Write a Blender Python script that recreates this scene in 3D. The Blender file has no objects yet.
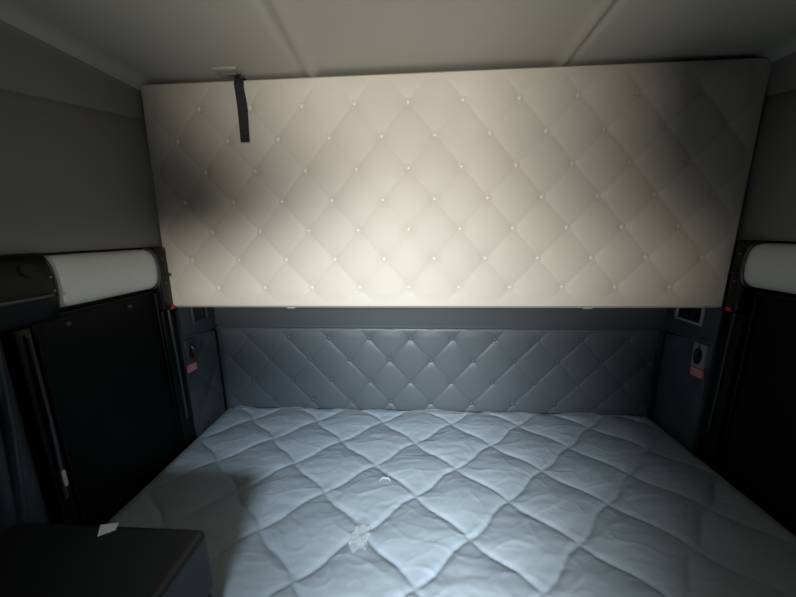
import bpy, bmesh, math, random
from mathutils import Vector, Matrix, noise
random.seed(7)
C = bpy.context.scene.collection
SC = bpy.context.scene
PI = math.pi
ZC = 1.645            # height of the camera above the floor; all z below are written from eye level
XL, XR, YB = -0.9613, 1.0787, 1.416      # inner faces of the left and right sides, face of the back panel
ZM = -0.839           # top of the mattress, from eye level

# ---------------------------------------------------------------- materials
def mat(name, col, rough=0.6, bump=0.0, scale=200.0, coat=0.0, coat_rough=0.2, metal=0.0, spec=0.5,
        var=0.0, var_scale=4.0, coat_bump=0.0, coat_scale=10.0, fine=0.0, weave=False):
    m = bpy.data.materials.new(name); m.use_nodes = True
    nt = m.node_tree; N = nt.nodes; L = nt.links
    b = N['Principled BSDF']
    b.inputs['Base Color'].default_value = (*col, 1)
    b.inputs['Roughness'].default_value = rough
    b.inputs['Metallic'].default_value = metal
    b.inputs['Specular IOR Level'].default_value = spec
    b.inputs['Coat Weight'].default_value = coat
    b.inputs['Coat Roughness'].default_value = coat_rough
    tc = N.new('ShaderNodeTexCoord')
    def noise_n(s, d=3.0, dist=0.0):
        n = N.new('ShaderNodeTexNoise'); n.inputs['Scale'].default_value = s
        n.inputs['Detail'].default_value = d; n.inputs['Distortion'].default_value = dist
        L.new(tc.outputs['Object'], n.inputs['Vector']); return n
    nv = noise_n(var_scale, 4.0)
    mx = N.new('ShaderNodeMix'); mx.data_type = 'RGBA'
    L.new(nv.outputs['Fac'], mx.inputs['Factor'])
    mx.inputs[6].default_value = tuple(c*(1-var) for c in col) + (1,)
    mx.inputs[7].default_value = tuple(min(1, c*(1+var)) for c in col) + (1,)
    L.new(mx.outputs[2], b.inputs['Base Color'])
    if bump:
        if weave:
            n = N.new('ShaderNodeTexVoronoi'); n.inputs['Scale'].default_value = scale
            L.new(tc.outputs['Object'], n.inputs['Vector']); out = n.outputs['Distance']
        else:
            out = noise_n(scale).outputs['Fac']
        bp = N.new('ShaderNodeBump'); bp.inputs['Strength'].default_value = bump
        bp.inputs['Distance'].default_value = 0.002
        L.new(out, bp.inputs['Height']); L.new(bp.outputs['Normal'], b.inputs['Normal'])
    if coat_bump:
        n = noise_n(coat_scale, 3.0, 1.6)
        bp = N.new('ShaderNodeBump'); bp.inputs['Strength'].default_value = coat_bump
        bp.inputs['Distance'].default_value = 0.01
        L.new(n.outputs['Fac'], bp.inputs['Height']); L.new(bp.outputs['Normal'], b.inputs['Coat Normal'])
    return m

M = dict(
    bunk=mat('pale_vinyl', (.56, .525, .455), .55, .10, 500, spec=.3, var=.05),
    bunk_button=mat('pale_button', (.62, .59, .53), .32, spec=.5),
    bunk_edge=mat('pale_binding', (.47, .44, .385), .5, .1, 300),
    board=mat('grey_board', (.18, .18, .17), .6, .1, 120, var=.1),
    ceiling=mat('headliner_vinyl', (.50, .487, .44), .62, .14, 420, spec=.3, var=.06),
    flank=mat('flank_vinyl_shaded', (.25, .246, .225), .62, .14, 420, spec=.3, var=.06),
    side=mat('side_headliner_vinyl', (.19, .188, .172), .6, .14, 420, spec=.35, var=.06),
    slate=mat('slate_vinyl', (.082, .096, .106), .46, .12, 380, spec=.45, var=.08),
    slate_button=mat('slate_button', (.06, .074, .088), .3, spec=.6),
    slate_plastic=mat('slate_plastic', (.064, .074, .081), .5, .1, 500, spec=.4, var=.05),
    mattress=mat('quilted_ticking', (.36, .415, .46), .6, .10, 300, coat=.45, coat_rough=.22, var=.10, var_scale=3,
                 coat_bump=.55, coat_scale=9),
    ticking_side=mat('ticking_border', (.16, .19, .22), .7, .1, 300, var=.1),
    black=mat('black_plastic', (.003, .003, .0033), .45, .1, 300, spec=.2),
    black_matt=mat('black_matt', (.006, .006, .006), .8),
    curtain=mat('black_vinyl_curtain', (.0028, .003, .0033), .6, .2, 120, spec=.14, var=.3),
    roll=mat('pale_roll_cloth', (.56, .57, .55), .7, .25, 90, spec=.3, var=.08, var_scale=9),
    gloss=mat('glossy_black', (.004, .004, .0045), .24, spec=.4),
    rail=mat('grey_rail', (.10, .102, .105), .34, metal=.7),
    metal=mat('bright_metal', (.72, .69, .60), .28, metal=1.0),
    catch=mat('pale_metal', (.85, .80, .64), .45, metal=.6),
    grey=mat('grey_plastic', (.36, .36, .355), .4, .05, 300),
    darkgrey=mat('dark_grey_plastic', (.022, .024, .026), .42),
    red=mat('red_label', (.85, .24, .25), .5),
    redtab=mat('red_tab', (.50, .025, .05), .4),
    white=mat('white_print', (.75, .66, .62), .6),
    webbing=mat('black_webbing', (.016, .016, .016), .75, .5, 700),
    paper=mat('pale_tag', (.30, .295, .25), .6, var=.04),
    cabinet=mat('black_cabinet', (.007, .007, .0075), .42, .15, 350, spec=.35, var=.15),
    floor=mat('floor_mat', (.03, .03, .032), .8, .3, 60, var=.2),
    base=mat('bed_base_plastic', (.05, .055, .06), .6, .1, 200, var=.1),
    plate=mat('roof_plate', (.34, .33, .30), .45),
    pillar=mat('pillar_plastic', (.018, .022, .026), .4, .1, 300),
)
film = bpy.data.materials.new('clear_film'); film.use_nodes = True
_n = film.node_tree.nodes; _l = film.node_tree.links
_p = _n['Principled BSDF']; _p.inputs['Base Color'].default_value = (.9, .93, .95, 1); _p.inputs['Roughness'].default_value = .06
_t = _n.new('ShaderNodeBsdfTransparent'); _m = _n.new('ShaderNodeMixShader'); _m.inputs[0].default_value = .22
_l.new(_t.outputs[0], _m.inputs[1]); _l.new(_p.outputs[0], _m.inputs[2]); _l.new(_m.outputs[0], _n['Material Output'].inputs['Surface'])
M['film'] = film
film2 = film.copy(); film2.name = 'thin_film'; film2.node_tree.nodes['Mix Shader'].inputs[0].default_value = .10; M['film_thin'] = film2

# ---------------------------------------------------------------- helpers
def wloc(o):
    v = Vector((0, 0, 0))
    while o is not None:
        v += o.location; o = o.parent
    return v

def link(name, bm, m, parent=None, origin=None, smooth=True, angle=40):
    """bm is written in world x, y and eye-level z; one mesh object is linked, local to its parent or to origin."""
    for v in bm.verts: v.co.z += ZC
    off = wloc(parent) if parent is not None else (Vector(origin) + Vector((0, 0, ZC)) if origin is not None else Vector((0, 0, 0)))
    for v in bm.verts: v.co -= off
    bmesh.ops.recalc_face_normals(bm, faces=bm.faces)
    me = bpy.data.meshes.new(name); 
    if smooth:
        for f in bm.faces: f.smooth = True
        for e in bm.edges:
            if len(e.link_faces) == 2 and e.calc_face_angle(0) > math.radians(angle): e.smooth = False
    bm.to_mesh(me); bm.free()
    o = bpy.data.objects.new(name, me); C.objects.link(o)
    me.materials.append(M[m])
    if parent is not None: o.parent = parent
    else: o.location = off
    return o

def tag(o, label, cat, group=None):
    o['label'] = label; o['category'] = cat
    if group: o['group'] = group
    return o

def thing(name, label, cat, loc, group=None):
    o = bpy.data.objects.new(name, None); C.objects.link(o)
    o.empty_display_size = .03
    o.location = (loc[0], loc[1], loc[2] + ZC)
    return tag(o, label, cat, group)

def structure(name, bm, m, smooth=True):
    o = link(name, bm, m, smooth=smooth); o['kind'] = 'structure'; return o

def box(bm, x0, x1, y0, y1, z0, z1, r=0.0, seg=2):
    x0, x1 = min(x0, x1), max(x0, x1)
    g = bmesh.ops.create_cube(bm, size=1.0)['verts']
    for v in g:
        v.co = Vector((x0 + (v.co.x+.5)*(x1-x0), y0 + (v.co.y+.5)*(y1-y0), z0 + (v.co.z+.5)*(z1-z0)))
    if r:
        es = list({e for v in g for e in v.link_edges})
        bmesh.ops.bevel(bm, geom=es, offset=r, segments=seg, profile=.5, affect='EDGES')

def sheet(bm, P, Q, nu, nv):
    """closed solid: front grid P(u,v), back grid Q(u,v), u and v in 0..1"""
    A = [[bm.verts.new(P(i/nu, j/nv)) for j in range(nv+1)] for i in range(nu+1)]
    B = [[bm.verts.new(Q(i/nu, j/nv)) for j in (0, nv)] if 0 < i < nu else [bm.verts.new(Q(i/nu, j/nv)) for j in range(nv+1)] for i in range(nu+1)]
    def b(i, j):
        return B[i][j] if i in (0, nu) else B[i][0 if j == 0 else 1]
    for i in range(nu):
        for j in range(nv):
            bm.faces.new((A[i][j], A[i+1][j], A[i+1][j+1], A[i][j+1]))
        bm.faces.new((A[i][0], b(i, 0), b(i+1, 0), A[i+1][0]))
        bm.faces.new((A[i][nv], A[i+1][nv], b(i+1, nv), b(i, nv)))
    for i, s in ((0, 1), (nu, -1)):
        for j in range(nv):
            f = (A[i][j], A[i][j+1], B[i][j+1], B[i][j]); bm.faces.new(f if s > 0 else f[::-1])
    per = [b(i, 0) for i in range(nu+1)] + [B[nu][j] for j in range(1, nv)] + [b(i, nv) for i in range(nu, -1, -1)] + [B[0][j] for j in range(nv-1, 0, -1)]
    bm.faces.new(per)

def tube(bm, pts, r, n=12, caps=True):
    pts = [Vector(p) for p in pts]; rings = []
    rad = r if isinstance(r, (list, tuple)) else [r]*len(pts)
    for i, p in enumerate(pts):
        t = (pts[min(i+1, len(pts)-1)] - pts[max(i-1, 0)]).normalized()
        a = t.orthogonal().normalized() if i == 0 else (prev - t*prev.dot(t)).normalized()
        prev = a; b = t.cross(a)
        rings.append([bm.verts.new(p + (a*math.cos(2*PI*k/n) + b*math.sin(2*PI*k/n))*rad[i]) for k in range(n)])
    for i in range(len(rings)-1):
        for k in range(n):
            bm.faces.new((rings[i][k], rings[i][(k+1) % n], rings[i+1][(k+1) % n], rings[i+1][k]))
    if caps: bm.faces.new(rings[0][::-1]); bm.faces.new(rings[-1])

def lathe(bm, c, axis, prof, n=20):
    """prof: list of (radius, height along axis) from c"""
    axis = Vector(axis).normalized(); a = axis.orthogonal().normalized(); b = axis.cross(a); c = Vector(c); rings = []
    for r, h in prof:
        if r < 1e-6: rings.append([bm.verts.new(c + axis*h)])
        else: rings.append([bm.verts.new(c + axis*h + (a*math.cos(2*PI*k/n) + b*math.sin(2*PI*k/n))*r) for k in range(n)])
    for i in range(len(rings)-1):
        p, q = rings[i], rings[i+1]
        for k in range(n):
            k2 = (k+1) % n
            if len(p) == 1: bm.faces.new((p[0], q[k], q[k2]))
            elif len(q) == 1: bm.faces.new((p[k], p[k2], q[0]))
            else: bm.faces.new((p[k], p[k2], q[k2], q[k]))
    if len(rings[0]) > 1: bm.faces.new(rings[0][::-1])
    if len(rings[-1]) > 1: bm.faces.new(rings[-1])

def fr(t): return abs(t - round(t))
def gs(d, s): return math.exp(-(d/s)**2)
def sstep(a, b, x):
    t = max(0, min(1, (x-a)/(b-a))); return t*t*(3-2*t)
def nz(x, y, z=0): return noise.noise(Vector((x, y, z)))

def tuft(x, z, ox, oz, dx, dz, puff, seam, dimple, rs, rd):
    """height of a button-tufted face: puffed diamonds, stitched diagonal seams, a dimple at every button"""
    u = (x-ox)/dx; v = (z-oz)/dz
    a, b = (u+v)/2, (u-v)/2
    L = 2*dx*dz/math.hypot(dx, dz)
    da, db = fr(a)*L, fr(b)*L
    h = puff*math.sqrt(abs(math.sin(PI*a)*math.sin(PI*b)))
    h -= seam*max(gs(da, rs), gs(db, rs))
    # nearest button
    ra, rb = round(a), round(b)
    bx, bz = ox + (ra+rb)*dx, oz + (ra-rb)*dz
    d = math.hypot(x-bx, z-bz)
    return h - dimple*math.exp(-d/rd)

# ---------------------------------------------------------------- the shell of the sleeper cab
YF = -0.45                                   # front end of the roof, at the added light screen behind the camera
bm = bmesh.new(); box(bm, XL-.25, XR+.25, -1.6, YB+.06, -ZC-.04, -ZC); structure('floor', bm, 'floor', False)
bm = bmesh.new(); box(bm, XL-.06, XR+.06, YB+.0192, YB+.06, -ZC, .62); structure('wall_back', bm, 'slate_plastic', False)
bm = bmesh.new(); box(bm, XL-.07, XL-.022, -1.6, YB+.014, -ZC, .60); structure('wall_left', bm, 'black', False)
bm = bmesh.new(); box(bm, XR+.022, XR+.07, -1.6, YB+.014, -ZC, .60); structure('wall_right', bm, 'black', False)
# unseen screen added to shape the daylight; its bumps cast the bunk's dark blot
bm = bmesh.new()
def prism(bm, poly, y0, y1):
    a = [bm.verts.new((x, y0, z)) for x, z in poly]; b = [bm.verts.new((x, y1, z)) for x, z in poly]
    bm.faces.new(a); bm.faces.new(b[::-1]); n = len(poly)
    for k in range(n): bm.faces.new((a[k], b[k], b[(k+1) % n], a[(k+1) % n]))
prism(bm, [(XL-.022, -ZC), (-.45, -ZC), (-.45, -.76), (-.09, -.66), (-.09, -.24), (-.24, -.17), (-.48, -.11), (-.48, -.03), (-.27, .0), (-.20, .03), (-.20, .10), (-.25, .135), (-.29, .17), (-.30, .38), (XL-.022, .38)], YF-.03, YF)
prism(bm, [(XR+.022, -ZC), (XR+.022, .38), (.135, .38), (.165, .08), (.26, .0), (.33, -.05), (.28, -.10), (.20, -.17), (.22, -.66), (.45, -.76), (.45, -ZC)], YF-.03, YF)
prism(bm, [(XL-.022, .38), (XR+.022, .38), (XR+.022, .60), (XL-.022, .60)], YF-.03, YF)
structure('light_mask_wall', bm, 'side', False)

ZT = .518
def seam_z(y): return max(.20, .336 + .153*(y-.765))
def ceil_P(u, v):
    y = YF + (YB+.014-YF)*v
    zs = seam_z(y); r = .055
    w = XR - XL
    if u < .12:                                # left flank, up the side and round into the roof
        t = u/.12
        if t < .4: return Vector((XL - .004 + .004*t/.4, y, zs + (ZT-r-zs)*t/.4))
        a = (t-.4)/.6*PI/2; return Vector((XL + r - r*math.cos(a), y, ZT - r + r*math.sin(a)))
    if u > .88:
        t = (1-u)/.12
        if t < .4: return Vector((XR + .004 - .004*t/.4, y, zs + (ZT-r-zs)*t/.4))
        a = (t-.4)/.6*PI/2; return Vector((XR - r + r*math.cos(a), y, ZT - r + r*math.sin(a)))
    t = (u-.12)/.76; x = XL + r + (w-2*r)*t
    z = ZT + .005*sstep(-.40, -.32, x)*(1-sstep(.42, .50, x))
    s1 = -.340 - .07*(y-1.03); s2 = .452 + .05*(y-1.03)
    z -= .010*gs(x-s1, .020) - .005*gs(x-s1+.032, .014)
    z -= .006*gs(x-s2, .018) - .007*gs(x-s2-.022, .010)
    return Vector((x, y, z + .002*nz(x*3, y*3, 5)))
def ceil_Q(u, v):
    p = ceil_P(u, v); 
    if u < .12: return Vector((XL-.02 + .05*u/.12, p.y, .60))
    if u > .88: return Vector((XR+.02 - .05*(1-u)/.12, p.y, .60))
    return Vector((XL+.03 + (XR-XL-.06)*(u-.12)/.76, p.y, .60))
bm = bmesh.new(); sheet(bm, ceil_P, ceil_Q, 500, 30)
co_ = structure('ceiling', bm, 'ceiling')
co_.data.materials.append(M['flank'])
for f in co_.data.polygons:                  # flanks coloured darker, painting in the weaker light they get
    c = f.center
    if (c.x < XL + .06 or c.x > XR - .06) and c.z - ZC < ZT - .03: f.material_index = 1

# upper side trim: vinyl panels from the slanting seam down to the padded rolls
def side_trim(name, X, s):
    def P(u, v):
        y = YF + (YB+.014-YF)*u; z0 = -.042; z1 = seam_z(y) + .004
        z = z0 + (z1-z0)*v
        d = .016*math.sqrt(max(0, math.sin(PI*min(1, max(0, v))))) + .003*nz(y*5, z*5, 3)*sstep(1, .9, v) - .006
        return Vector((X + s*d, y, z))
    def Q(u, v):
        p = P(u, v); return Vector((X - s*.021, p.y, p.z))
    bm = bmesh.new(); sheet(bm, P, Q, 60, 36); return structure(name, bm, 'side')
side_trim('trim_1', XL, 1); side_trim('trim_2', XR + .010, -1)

# slate band across the back above the padded panel
bm = bmesh.new(); box(bm, XL, XR, YB-.006, YB+.014, -.424, .10, .004); structure('trim_3', bm, 'slate_plastic')

# rear corner trim of each side, with the vent above and the padded panel below
def corner_trim(name, X, s):
    bm = bmesh.new()
    box(bm, X - s*.022, X - s*.002, 1.176, YB+.014, -.436, -.042, .003)
    return structure(name, bm, 'slate_plastic')
corner_trim('trim_4', XL, 1); corner_trim('trim_5', XR, -1)

# ---------------------------------------------------------------- upper bunk, folded up
BX0, BX1, BZ0, BZ1 = -.9570, 1.0570, -.2730, .5080
BY0, BK = 1.147, .0281
def by(z): return BY0 + BK*(z-BZ0)
bunk = thing('upper_bunk', 'pale button-tufted upper bunk folded up against the back wall', 'bunk', ((BX0+BX1)/2, 1.2, BZ0))
B_OX, B_OZ, B_DX, B_DZ = -.0325, .4225, .0908, .1038
def bunk_h(x, z):
    e = min(x-BX0, BX1-x, z-BZ0, BZ1-z)
    f = sstep(.0, .05, e)
    h = tuft(x, z, B_OX, B_OZ, B_DX, B_DZ, .0042, .0010, .0105, .0040, .018)
    inside = sstep(-.19, -.235, z)            # below the lowest row the cover runs plain
    h = h*(1-.75*(1-sstep(BZ0, BZ0+.06, z)))
    rr = .009
    drop = rr - math.sqrt(max(0, rr*rr - max(0, rr-e)**2))
    return h*f - drop + .0015*nz(x*7, z*7, 1)
def bunk_P(u, v):
    x = BX0 + (BX1-BX0)*u; z = BZ0 + (BZ1-BZ0)*v
    return Vector((x + .026*sstep(.5, 1, u)*v, by(z) - bunk_h(x, z), z))
def bunk_Q(u, v):
    p = bunk_P(u, v); return Vector((p.x, by(p.z) + .035, p.z))
bm = bmesh.new(); sheet(bm, bunk_P, bunk_Q, 400, 152)
link('tufted_cover', bm, 'bunk', bunk)
bm = bmesh.new(); box(bm, BX0+.012, BX1-.012, 1.205, 1.29, BZ0+.012, BZ1-.014, .006); link('bunk_frame', bm, 'board', bunk)
# binding round the cover's edge
bm = bmesh.new()
for (xa, za, xb, zb) in ((BX0, BZ0, BX1, BZ0), (BX0, BZ1, BX1+.026, BZ1), (BX0, BZ0, BX0, BZ1), (BX1, BZ0, BX1+.026, BZ1)):
    tube(bm, [(xa, by(za)+.018, za), (xb, by(zb)+.018, zb)], .0045, 8)
link('edge_binding', bm, 'bunk_edge', bunk)
def button_mesh(name, r, m, n=16):
    bm = bmesh.new()
    lathe(bm, (0, 0, 0), (0, -1, 0), [(r*.8, -.004), (r, 0), (r*.98, r*.22), (r*.8, r*.42), (r*.45, r*.56), (0, r*.6)], n)
    for f in bm.faces: f.smooth = True
    bmesh.ops.recalc_face_normals(bm, faces=bm.faces)
    me = bpy.data.meshes.new(name); bm.to_mesh(me); bm.free(); me.materials.append(M[m]); return me
def put(me, name, parent, p, rz=0):
    o = bpy.data.objects.new(name, me); C.objects.link(o); o.parent = parent
    o.location = Vector((p[0], p[1], p[2]+ZC)) - wloc(parent); o.rotation_euler.z = rz; return o
bb = button_mesh('bunk_button', .0105, 'bunk_button')
for j in range(7):
    for i in range(-12, 14):
        if (i+j) % 2: continue
        x = B_OX + i*B_DX; z = B_OZ - j*B_DZ
        if x < BX0+.06 or x > BX1-.05: continue
        put(bb, 'button', bunk, (x, by(z) - bunk_h(x, z) - .0025, z))
for x in (-.49, .62):
    bm = bmesh.new(); box(bm, x-.016, x+.016, 1.175, 1.20, BZ0-.012, BZ0+.004, .002); link('bottom_tab', bm, 'grey', bunk)

# strap hanging over the top edge of the bunk
def ribbon(bm, pts, wdir, w, t):
    wdir = Vector(wdir).normalized(); pts = [Vector(p) for p in pts]; R = []
    for i, p in enumerate(pts):
        d = (pts[min(i+1, len(pts)-1)] - pts[max(i-1, 0)]).normalized(); n = wdir.cross(d).normalized()
        R.append([bm.verts.new(p + wdir*a*w/2 + n*b*t/2) for a, b in ((-1, -1), (1, -1), (1, 1), (-1, 1))])
    for i in range(len(R)-1):
        for k in range(4): bm.faces.new((R[i][k], R[i][(k+1) % 4], R[i+1][(k+1) % 4], R[i+1][k]))
    bm.faces.new(R[0][::-1]); bm.faces.new(R[-1])
bm = bmesh.new()
SX = -.594
pts = [(SX-.006, by(.5)+.06, BZ1+.006), (SX-.005, by(.5)+.02, BZ1+.006), (SX-.004, by(.5)-.002, BZ1+.003), (SX-.003, by(.5)-.010, BZ1-.010)]
for k in range(12):
    t = k/11; z = .485 - t*.177
    pts.append((SX - .003 + .008*t + .003*math.sin(t*4), by(z) - .0125 - .003*math.sin(t*PI), z))
ribbon(bm, pts, (1, .02, .03), .030, .0022)
st = thing('strap', 'black webbing strap hanging over the top edge of the pale tufted bunk', 'strap', (SX, by(.4)-.013, .308))
link('webbing', bm, 'webbing', st)
bm = bmesh.new()
for zz in (.318, .328):
    box(bm, SX-.008, SX+.016, by(zz)-.0150, by(zz)-.0125, zz-.0008, zz+.0008)
link('stitching', bm, 'black', st)

# latch bracket on the roof above the strap
br = thing('roof_bracket', 'small grey latch bracket on the ceiling above the strap', 'bracket', (-.615, 1.125, .50))
bm = bmesh.new(); box(bm, -.655, -.575, 1.105, 1.135, .511, .522, .003); link('bracket_plate', bm, 'plate', br)
bm = bmesh.new(); box(bm, -.640, -.590, 1.132, 1.142, .510, .519, .002); link('bracket_lip', bm, 'grey', br)

# ---------------------------------------------------------------- tufted back panel
PX0, PX1, PZ0, PZ1 = XL+.004, XR-.004, -ZC, -.4364
P_OX, P_OZ, P_DX, P_DZ = -.0345, -.4905, .0975, .1085
panel = thing('tufted_back_panel', 'dark slate tufted vinyl panel along the back wall behind the mattress', 'panel', (0.05, YB, PZ0))
def panel_h(x, z):
    e = min(x-PX0, PX1-x, PZ1-z)
    f = sstep(0, .045, e)
    h = tuft(x, z, P_OX, P_OZ, P_DX, P_DZ, .0038, .0022, .0080, .0042, .017)
    rr = .012; drop = rr - math.sqrt(max(0, rr*rr - max(0, rr-e)**2))
    return h*f - drop + .0012*nz(x*8, z*8, 2)
def panel_P(u, v):
    x = PX0 + (PX1-PX0)*u; z = PZ0 + (PZ1-PZ0)*v
    return Vector((x, YB + .006 - panel_h(x, z), z))
def panel_Q(u, v):
    p = panel_P(u, v); return Vector((p.x, YB+.0135+.006, p.z))
bm = bmesh.new(); sheet(bm, panel_P, lambda u, v: Vector((panel_P(u, v).x, YB+.016, panel_P(u, v).z)), 380, 220)
link('tufted_cover', bm, 'slate', panel)
sb = button_mesh('panel_button', .0085, 'slate_button')
for j in range(4):
    for i in range(-12, 14):
        if (i+j) % 2: continue
        x = P_OX + i*P_DX; z = P_OZ - j*P_DZ
        if x < PX0+.05 or x > PX1-.05 or z < ZM+.01: continue
        put(sb, 'button', panel, (x, YB + .006 - panel_h(x, z) - .002, z))

# padded panels at the two rear corners
def side_pad(X, s, label, spots):
    t = thing('padded_side_panel', label, 'panel', (X, 1.30, -ZC))
    y0, y1, z0 = 1.178, YB-.012, -ZC
    def H(y, z):
        z1 = -.401 - .22*(y-1.19)*.9
        e = min(y-y0, y1-y, z1-z); rr = .010
        h = tuft(y, z, 1.318, -.474, .09, .105, .003, .0008, .006, .004, .015)*sstep(0, .035, e)
        return h + .006 - (rr - math.sqrt(max(0, rr*rr - max(0, rr-e)**2)))
    def P(u, v):
        y = y0 + (y1-y0)*u; z1 = -.401 - .22*(y-1.19)*.9; z = z0 + (z1-z0)*v
        return Vector((X + s*(H(y, z) - .004), y, z))
    bm = bmesh.new(); sheet(bm, P, lambda u, v: Vector((X - s*.02, P(u, v).y, P(u, v).z)), 50, 180)
    link('padded_cover', bm, 'slate', t)
    for (y, z) in spots:
        put(sb, 'button', t, (X + s*(H(y, z) - .003), y, z), PI/2*s)
    return t
side_pad(XL, 1, 'dark slate padded panel at the rear left corner, under the slatted vent', [(1.318, -.474), (1.318, -.684)])
side_pad(XR, -1, 'dark slate padded panel at the rear right corner, under the grey-framed vent', [(1.318, -.474), (1.318, -.684)])

# ---------------------------------------------------------------- vents in the rear corners
def vent(X, s, label, fm, y0, y1, z0, z1, slats):
    t = thing('air_vent', label, 'vent', (X, (y0+y1)/2, z0), 'vents at the rear corners')
    bm = bmesh.new(); w = .011; f = X + s*.007; b = X - s*.0015
    box(bm, b, f, y0, y1, z0, z0+w, .003); box(bm, b, f, y0, y1, z1-w, z1, .003)
    box(bm, b, f, y0, y0+w, z0+w*.6, z1-w*.6, .003); box(bm, b, f, y1-w, y1, z0+w*.6, z1-w*.6, .003)
    link('vent_frame', bm, fm, t)
    bm = bmesh.new(); box(bm, X-s*.0015, X, y0+w*.8, y1-w*.8, z0+w*.8, z1-w*.8); link('vent_cavity', bm, 'black_matt', t)
    for k in range(slats):
        y = y0 + w + (y1-y0-2*w)*(k+.5)/slats
        bm = bmesh.new(); box(bm, X, X+s*.0045, y-.0022, y+.0022, z0+w*.9, z1-w*.9, .0008, 1)
        link('slat', bm, 'darkgrey' if slats > 4 else 'black', t)
vent(XL, 1, 'dark slatted air vent in the left rear corner below the bunk', 'slate_plastic', 1.262, 1.362, -.378, -.262, 7)
vent(XR, -1, 'air vent with a lighter grey frame in the right rear corner', 'grey', 1.236, 1.366, -.368, -.245, 3)

# ---------------------------------------------------------------- restraint latches with red labels
def latch(X, s, label, y0, y1, z0, z1, pm):
    t = thing('latch', label, 'latch', (X, (y0+y1)/2, z0-.04), 'restraint latches on the padded corner panels')
    a = X + s*.004; yc = (y0+y1)/2
    bm = bmesh.new(); box(bm, a-s*.006, a+s*.010, y0, y1, z0, z1, .005, 3); link('latch_plate', bm, pm, t)
    # recessed oval socket, rim and hook
    bm = bmesh.new(); zm = z0 + (z1-z0)*.48; hh = (z1-z0)*.33; hw = (y1-y0)*.30
    N = 28; f = a + s*.0105
    ring = [bm.verts.new((f, yc + hw*math.cos(2*PI*k/N), zm + hh*math.sin(2*PI*k/N))) for k in range(N)]
    back = [bm.verts.new((f-s*.006, v.co.y, v.co.z)) for v in ring]
    bm.faces.new(ring); bm.faces.new(back[::-1])
    for k in range(N): bm.faces.new((ring[k], back[k], back[(k+1) % N], ring[(k+1) % N]))
    link('socket', bm, 'black_matt', t)
    bm = bmesh.new(); tube(bm, [(f, yc + hw*math.cos(2*PI*k/24), zm + hh*math.sin(2*PI*k/24)) for k in range(25)], .0022, 8)
    link('socket_rim', bm, 'darkgrey', t)
    bm = bmesh.new()
    tube(bm, [(f-s*.002, yc, zm+hh*.75), (f+s*.008, yc, zm+hh*.5), (f+s*.010, yc, zm+hh*.1), (f+s*.004, yc, zm-hh*.15)], [.006, .0075, .0065, .004], 10)
    link('hook', bm, 'rail', t)
    bm = bmesh.new(); lathe(bm, (a+s*.009, yc, z1-.010), (s, 0, 0), [(.005, 0), (.005, .002), (.003, .0032), (0, .0035)], 12); link('screw', bm, 'rail', t)
    lb = bmesh.new(); box(lb, a+s*.001, a+s*.0085, y0-.004, y1-.004, z0-.036, z0-.002, .0015, 1)
    o = link('warning_label', lb, 'red', t); o['label'] = 'red warning label'
    bm = bmesh.new()
    for k, (p, q) in enumerate(((.14, .86), (.14, .70), (.14, .80))):
        zz = z0 - .010 - k*.0085; yy0 = y0-.004; w = y1-y0
        box(bm, a+s*.0082, a+s*.0090, yy0+w*p, yy0+w*q, zz-.0016, zz+.0016)
    link('print', bm, 'white', o)
latch(XL, 1, 'dark latch with a red label on the left padded corner panel', 1.188, 1.240, -.530, -.425, 'slate_plastic')
latch(XR, -1, 'grey-plated latch with a red label on the right padded corner panel', 1.188, 1.244, -.524, -.428, 'grey')

# ---------------------------------------------------------------- mattress and bed base
MX0, MX1, MY0, MY1 = XL+.012, XR-.010, .54, 1.404
bm = bmesh.new(); box(bm, XL+.03, XR-.03, .56, 1.396, -ZC, ZM-.205, .004)
bed = thing('bed_base', 'dark plastic base carrying the quilted mattress', 'bed base', (.05, .95, -ZC))
link('base_box', bm, 'base', bed)
bm = bmesh.new()
for k in range(2):
    x0 = XL+.05 + k*1.0; box(bm, x0, x0+.9, .548, .562, -ZC+.08, ZM-.26, .006)
link('front_panel', bm, 'slate_plastic', bed)
Q_OX, Q_OY, Q_DX, Q_DY = -.31, .891, .151, .1372
def mat_h(x, y):
    wx = x + .010*nz(x*4, y*4, 8); wy = y + .010*nz(x*4, y*4, 12)
    u = (wx-Q_OX)/Q_DX; v = (wy-Q_OY)/Q_DY
    a0, b0 = (u+v)/2, (u-v)/2
    a = a0 + .03*math.sin(2*PI*b0); b = b0 - .03*math.sin(2*PI*a0)      # bowed, onion-shaped quilting
    L = 2*Q_DX*Q_DY/math.hypot(Q_DX, Q_DY)
    da, db = fr(a)*L, fr(b)*L
    h = .0135*(abs(math.sin(PI*a)*math.sin(PI*b)))**.66
    h -= .0025*max(gs(da, .007), gs(db, .007))
    # puckers running off the seams and slack folds of the plastic cover
    h += .0015*nz(x*9 + 14*y, y*30 - x*8, 3) + .0006*nz(x*34 - y*30, y*50+x*20, 6)
    r = 1 - abs(nz(x*7 - y*4, y*11 + x*3, 21))
    h += .0012*max(0, r-.92)/.08
    r = 1 - abs(nz(x*11 + y*9, y*13 - x*8, 33)); h += .0009*max(0, r-.93)/.07
    e = min(x-MX0, MX1-x, MY1-y+.014, y-MY0); rr = .022
    drop = rr - math.sqrt(max(0, rr*rr - max(0, rr-e)**2))
    return h*sstep(0, .05, e) - drop - .009
def mat_P(u, v):
    x = MX0 + (MX1-MX0)*u; y = MY0 + (MY1-MY0)*v
    return Vector((x, y, ZM + mat_h(x, y)))
mt = thing('mattress', 'quilted blue-grey mattress under clear plastic lying on the bed base', 'mattress', (.05, .94, ZM-.205))
bm = bmesh.new(); sheet(bm, mat_P, lambda u, v: Vector((MX0+(MX1-MX0)*u, MY0+(MY1-MY0)*v, ZM-.10)), 420, 200)
link('quilted_top', bm, 'mattress', mt)
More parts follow.
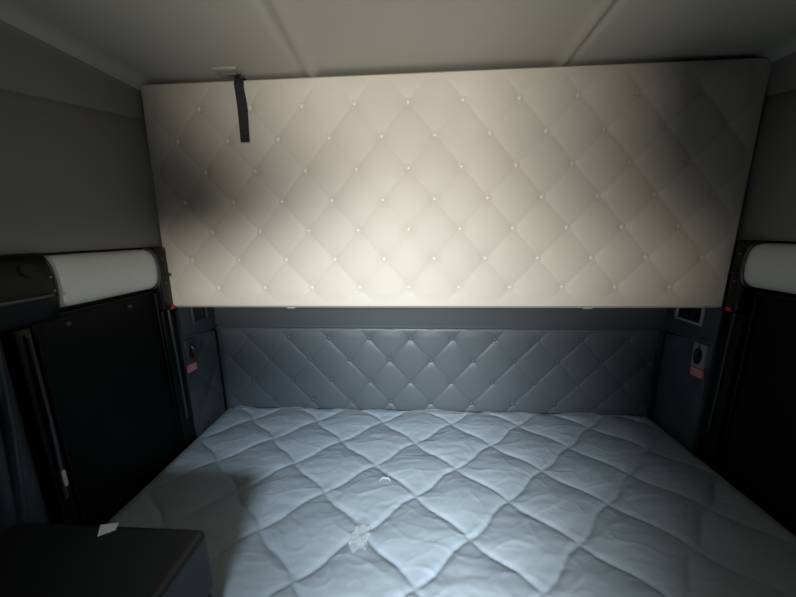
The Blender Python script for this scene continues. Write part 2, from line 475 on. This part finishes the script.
bm = bmesh.new(); box(bm, MX0+.002, MX1-.002, MY0+.002, MY1-.002, ZM-.203, ZM-.0995, .02, 3); link('mattress_border', bm, 'ticking_side', mt)
bm = bmesh.new()
zz = ZM-.085
tube(bm, [(MX0, MY0-.001, zz), (MX1, MY0-.001, zz)], .006, 8); link('piping', bm, 'ticking_side', mt)
# loose crinkled edge of the plastic along the back
def film_edge(u, v):
    x = MX0+.05 + (MX1-MX0-.12)*u
    y = 1.372 + .026*v + .004*nz(x*9, 2, v)
    z = ZM - .006 + .018*v*(.5+nz(x*6, v, 4)) + .006*nz(x*24, v*2, 9) - .012*(v > .9)
    return Vector((x, y, z))
bm = bmesh.new(); sheet(bm, film_edge, lambda u, v: film_edge(u, v) + Vector((0, 0, -.0012)), 220, 6)
fe = link('plastic_edge', bm, 'film_thin', mt); fe['label'] = 'crinkled clear plastic edge'

# scraps of clear plastic on the mattress
def scrap(name, label, x, y, r, kind):
    bm = bmesh.new(); z = ZM + mat_h(x, y)
    if kind == 'crumple':
        bmesh.ops.create_icosphere(bm, subdivisions=4, radius=1)
        for v in bm.verts:
            p = v.co.copy(); k = 1 + .75*noise.noise(p*1.7) + .45*abs(noise.noise(p*3.6))
            v.co = Vector((x + p.x*k*r, y + p.y*k*r*1.25, z + .004 + max(-.3, p.z*k)*r*.42))
    else:
        n = 20
        pts = []
        for i in range(n):
            t = i/(n-1); pts.append((x - r + 2*r*t, y + r*.45*math.sin(t*PI) + .004*math.sin(9*t), z + .005 + .008*math.sin(t*PI)))
        ribbon(bm, pts, (.1, .7, .7), .006, .001)
    o = link(name, bm, 'film', None, (x, y, z), smooth=(kind != 'crumple'))
    return tag(o, label, 'plastic scrap')
scrap('plastic_scrap', 'crumpled clear plastic scrap lying on the mattress nearest the camera', -.160, .735, .024, 'crumple')
scrap('plastic_curl', 'small shiny curl of clear plastic on the mattress behind the crumpled scrap', -.112, .938, .018, 'curl')

# ---------------------------------------------------------------- padded rolls, housings, curtains and rails along the sides
def roll(X, s, y0, y1, label):
    t = thing('padded_roll', label, 'roll', (X, (y0+y1)/2, -.20), 'padded rolls above the side curtains')
    zc, rz, d = -.119, .070, .034
    def prof(a, k=1.0, dd=0): return X + s*(-.012 + (d+.012)*max(0, math.cos(a))**.55*k + dd), zc + rz*math.sin(a)*k
    def P(u, v):
        a = -PI/2 + PI*v; y = y0 + (y1-y0)*u
        k = 1 - .06*(gs(u, .03) + gs(1-u, .03)) + .012*nz(y*10, a*2.2, 4) + .006*nz(y*4, a*9, 2)
        x, z = prof(a, k); return Vector((x, y, z))
    bm = bmesh.new(); sheet(bm, P, lambda u, v: Vector((X-s*.019, P(u, v).y, P(u, v).z)), 50, 24)
    link('roll_cover', bm, 'roll', t)
    for y in (y0-.002, y1+.002):
        bm = bmesh.new()
        tube(bm, [(prof(-PI/2+PI*k/16, 1.02)[0], y, prof(-PI/2+PI*k/16, 1.02)[1]) for k in range(17)], .0042, 8)
        link('end_rim', bm, 'rail', t)
    return t
roll(XL, 1, .758, 1.088, 'pale grey padded roll above the black left curtain beside the round-holed housing')
roll(XR, -1, .70, 1.092, 'pale grey padded roll above the black right curtain, cut by the photo edge')

def rear_bracket(X, s, label):
    t = thing('roll_bracket', label, 'bracket', (X, 1.155, -.27), 'brackets at the rear ends of the rolls')
    bm = bmesh.new(); box(bm, X-s*.02, X+s*.026, 1.094, 1.141, -.275, -.044, .007, 3); link('bracket_body', bm, 'gloss', t)
    bm = bmesh.new(); box(bm, X+s*.022, X+s*.036, 1.096, 1.139, -.152, -.140, .004); link('bracket_lip', bm, 'gloss', t)
    for z in (-.085, -.175):
        bm = bmesh.new(); lathe(bm, (X+s*.0255, 1.122, z), (s, 0, 0), [(.005, 0), (.0046, .002), (0, .003)], 12); link('screw', bm, 'rail', t)
    return t
rear_bracket(XL, 1, 'glossy black bracket between the left padded roll and the bunk')
rear_bracket(XR, -1, 'glossy black bracket between the right padded roll and the bunk')

# front housing on the left, with a round hole
h = thing('side_housing', 'black plastic housing with a round hole before the left padded roll', 'housing', (XL, .68, -.22))
bm = bmesh.new()
def hous(u, v):
    y = .40 + .358*u; a = -PI/2 + PI*v; z = -.128 + .088*math.sin(a)
    k = 1 - .2*gs(1-u, .05)
    return Vector((XL - .01 + .056*max(0, math.cos(a))**.55*k, y, z))
sheet(bm, hous, lambda u, v: Vector((XL-.0195, hous(u, v).y, hous(u, v).z)), 40, 24)
link('housing_body', bm, 'black', h)
bm = bmesh.new(); hx = XL + .0445
lathe(bm, (hx-.004, .700, -.079), (1, 0, .30), [(.0165, 0), (.0165, .0050), (.0145, .0055), (.0135, .0045), (0, .0045)], 24); link('round_hole', bm, 'black_matt', h)
for (y, z) in ((.742, -.100), (.744, -.135)):
    bm = bmesh.new(); lathe(bm, (XL+.036, y, z), (1, 0, 0), [(.0045, 0), (.0045, .006), (.003, .0085), (0, .009)], 12); link('screw', bm, 'rail', h)
bm = bmesh.new(); box(bm, XL+.035, XL+.051, .42, .735, -.150, -.141, .003); link('ridge', bm, 'darkgrey', h)

def curtain(X, s, y0, y1, label, snaps):
    t = thing('side_curtain', label, 'curtain', (X, (y0+y1)/2, -1.30), 'black curtains along the sides')
    z0, z1 = -1.30, -.205
    def P(u, v):
        y = y0 + (y1-y0)*u; z = z0 + (z1-z0)*v
        d = .003 + .0045*math.sin(y*17 + .6*math.sin(z*5))*(1-.5*v) + .004*nz(y*6, z*6, 11)
        return Vector((X + s*(d - .006), y, z))
    bm = bmesh.new(); sheet(bm, P, lambda u, v: P(u, v) - Vector((s*.004, 0, 0)), 90, 120)
    link('curtain_panel', bm, 'curtain', t)
    bm = bmesh.new()
    for y in (y0+.004, y1-.004):
        tube(bm, [(X + s*.001, y, z0), (X + s*.001, y, z1)], .005, 8)
    tube(bm, [(X + s*.001, y0, z1), (X + s*.001, y1, z1)], .005, 8)
    link('hem', bm, 'black', t)
    for (y, z) in snaps:
        bm = bmesh.new(); lathe(bm, (X+s*.001, y, z), (s, 0, 0), [(.0065, -.003), (.0065, .002), (.0055, .0035), (.003, .003), (0, .0042)], 16)
        link('snap', bm, 'darkgrey', t)
    return t
curtain(XL, 1, .71, 1.10, 'black vinyl curtain with snaps on the left side of the mattress', [(.792, -.236), (.985, -.232)])
curtain(XR, -1, .55, 1.07, 'black vinyl curtain on the right side of the mattress', [(.80, -.236)])

def rail(X, s, label, y, z0, z1, m):
    t = thing('curtain_rail', label, 'rail', (X, y, z0), 'upright rails behind the side curtains')
    bm = bmesh.new(); box(bm, X-s*.02, X+s*.010, y-.034, y+.030, z0, z1, .005, 3); link('rail_base', bm, 'black', t)
    bm = bmesh.new(); tube(bm, [(X+s*.011, y-.006, z1-.002), (X+s*.012, y-.004, (z0+z1)/2), (X+s*.011, y, z0+.12)], .0055, 10); link('rail_strip', bm, m, t)
    bm = bmesh.new()
    ty = y+.006; tz = z1+.014
    box(bm, X+s*.010, X+s*.028, ty-.012, ty+.010, tz-.014, tz+.002, .004, 2)
    o = link('release_tab', bm, 'redtab', t); o['label'] = 'red release tab'
rail(XL, 1, 'grey upright rail with a red tab behind the left curtain', 1.138, -.86, -.279, 'rail')
rail(XR, -1, 'dark upright rail with a red tab behind the right curtain', 1.120, -.86, -.279, 'darkgrey')

# front edge of the left curtain: guide strip with a bright metal catch, and the pillar before it
g = thing('guide_strip', 'thin dark strip ending in a bright metal catch before the left curtain', 'strip', (XL, .69, -.70))
bm = bmesh.new(); tube(bm, [(XL+.008, .692, -.235), (XL+.012, .690, -.45), (XL+.010, .684, -.695)], .0048, 8); link('strip', bm, 'rail', g)
bm = bmesh.new(); box(bm, XL+.002, XL+.018, .683, .693, -.662, -.612, .005, 3); o = link('metal_catch', bm, 'catch', g); o['label'] = 'bright metal catch'
bm = bmesh.new(); box(bm, XL-.006, XL+.004, .670, .704, -1.0, -.22, .003); link('strip_base', bm, 'black', g)
p = thing('pillar_cover', 'dark blue-grey upright pillar cover at the left edge of the photo', 'pillar', (XL, .60, -1.3))
bm = bmesh.new()
def pil(u, v):
    a = -PI/2 + PI*u; z = -1.3 + 1.085*v
    yc = .575 + .07*(z+.21)*.12
    return Vector((XL - .01 + .060*max(0, math.cos(a))**.7, yc + .062*math.sin(a), z))
sheet(bm, pil, lambda u, v: Vector((XL-.0195, pil(u, v).y, pil(u, v).z)), 24, 30)
link('pillar_shell', bm, 'pillar', p)
bm = bmesh.new()
tube(bm, [(XL+.048, .600, -.23), (XL+.054, .585, -.42), (XL+.048, .565, -.66)], .010, 10); link('grip', bm, 'pillar', p)

# ---------------------------------------------------------------- black cabinet before the bed, with a tag on it
cb = thing('cabinet', 'black round-edged cabinet standing in front of the bed at lower left', 'cabinet', (-.66, .27, -ZC))
CT = -.599
bm = bmesh.new(); box(bm, -.864, -.442, .018, .529, -ZC, CT-.150, .016, 4); link('cabinet_body', bm, 'cabinet', cb)
bm = bmesh.new(); box(bm, -.868, -.438, .012, .533, CT-.152, CT, .016, 5); link('cabinet_top', bm, 'cabinet', cb)
bm = bmesh.new()
q = [(-.634, .531), (-.626, .516), (-.650, .500), (-.668, .524)]
vs = [bm.verts.new((x, y, CT+.0006)) for x, y in q]; vt = [bm.verts.new((x, y, CT+.0020)) for x, y in q]
bm.faces.new(vs); bm.faces.new(vt)
for k in range(4): bm.faces.new((vs[k], vs[(k+1) % 4], vt[(k+1) % 4], vt[k]))
tag(link('paper_tag', bm, 'paper', None, (-.66, .50, CT)), 'small pale paper tag lying on the black cabinet top', 'tag')

# ---------------------------------------------------------------- light: daylight from the windscreen behind the camera
def area(name, loc, target, sx, sy, e, col, spread=180):
    l = bpy.data.lights.new(name, 'AREA'); l.shape = 'RECTANGLE'; l.size = sx; l.size_y = sy; l.energy = e; l.color = col; l.spread = math.radians(spread)
    o = bpy.data.objects.new(name, l); C.objects.link(o); o.location = (loc[0], loc[1], loc[2]+ZC)
    d = Vector(target) - Vector(loc); o.rotation_euler = d.to_track_quat('-Z', 'Y').to_euler(); return o
area('windscreen_daylight', (-.06, -1.45, .02), (-.12, 1.2, .03), .42, .18, 12.8, (1, .965, .89), 84)
area('windscreen_sky', (.04, -1.42, .36), (-.02, .80, -.86), .50, .30, 10, (.76, .89, 1), 52)
w = bpy.data.worlds.new('World'); SC.world = w; w.use_nodes = True
w.node_tree.nodes['Background'].inputs[0].default_value = (.55, .65, .8, 1)
w.node_tree.nodes['Background'].inputs[1].default_value = .20

# ---------------------------------------------------------------- camera
F, PIT, YAW, ROLL = 320.09, -.20542, -.06319, -.013
fw = Vector((math.sin(YAW)*math.cos(PIT), math.cos(YAW)*math.cos(PIT), math.sin(PIT)))
rt = Vector((math.cos(YAW), -math.sin(YAW), 0)); up = rt.cross(fw)
r2 = rt*math.cos(ROLL) + up*math.sin(ROLL); u2 = up*math.cos(ROLL) - rt*math.sin(ROLL)
cam = bpy.data.cameras.new('Camera'); co = bpy.data.objects.new('Camera', cam); C.objects.link(co)
cam.sensor_fit = 'HORIZONTAL'; cam.sensor_width = 36; cam.lens = F/796*36; cam.clip_start = .01
mw = Matrix((r2, u2, -fw)).transposed().to_4x4(); mw.translation = (0, 0, ZC); co.matrix_world = mw
SC.camera = co
SC.view_settings.view_transform = 'Standard'; SC.view_settings.look = 'None'
SC.view_settings.exposure = 0; SC.view_settings.gamma = 1; SC.view_settings.use_curve_mapping = False
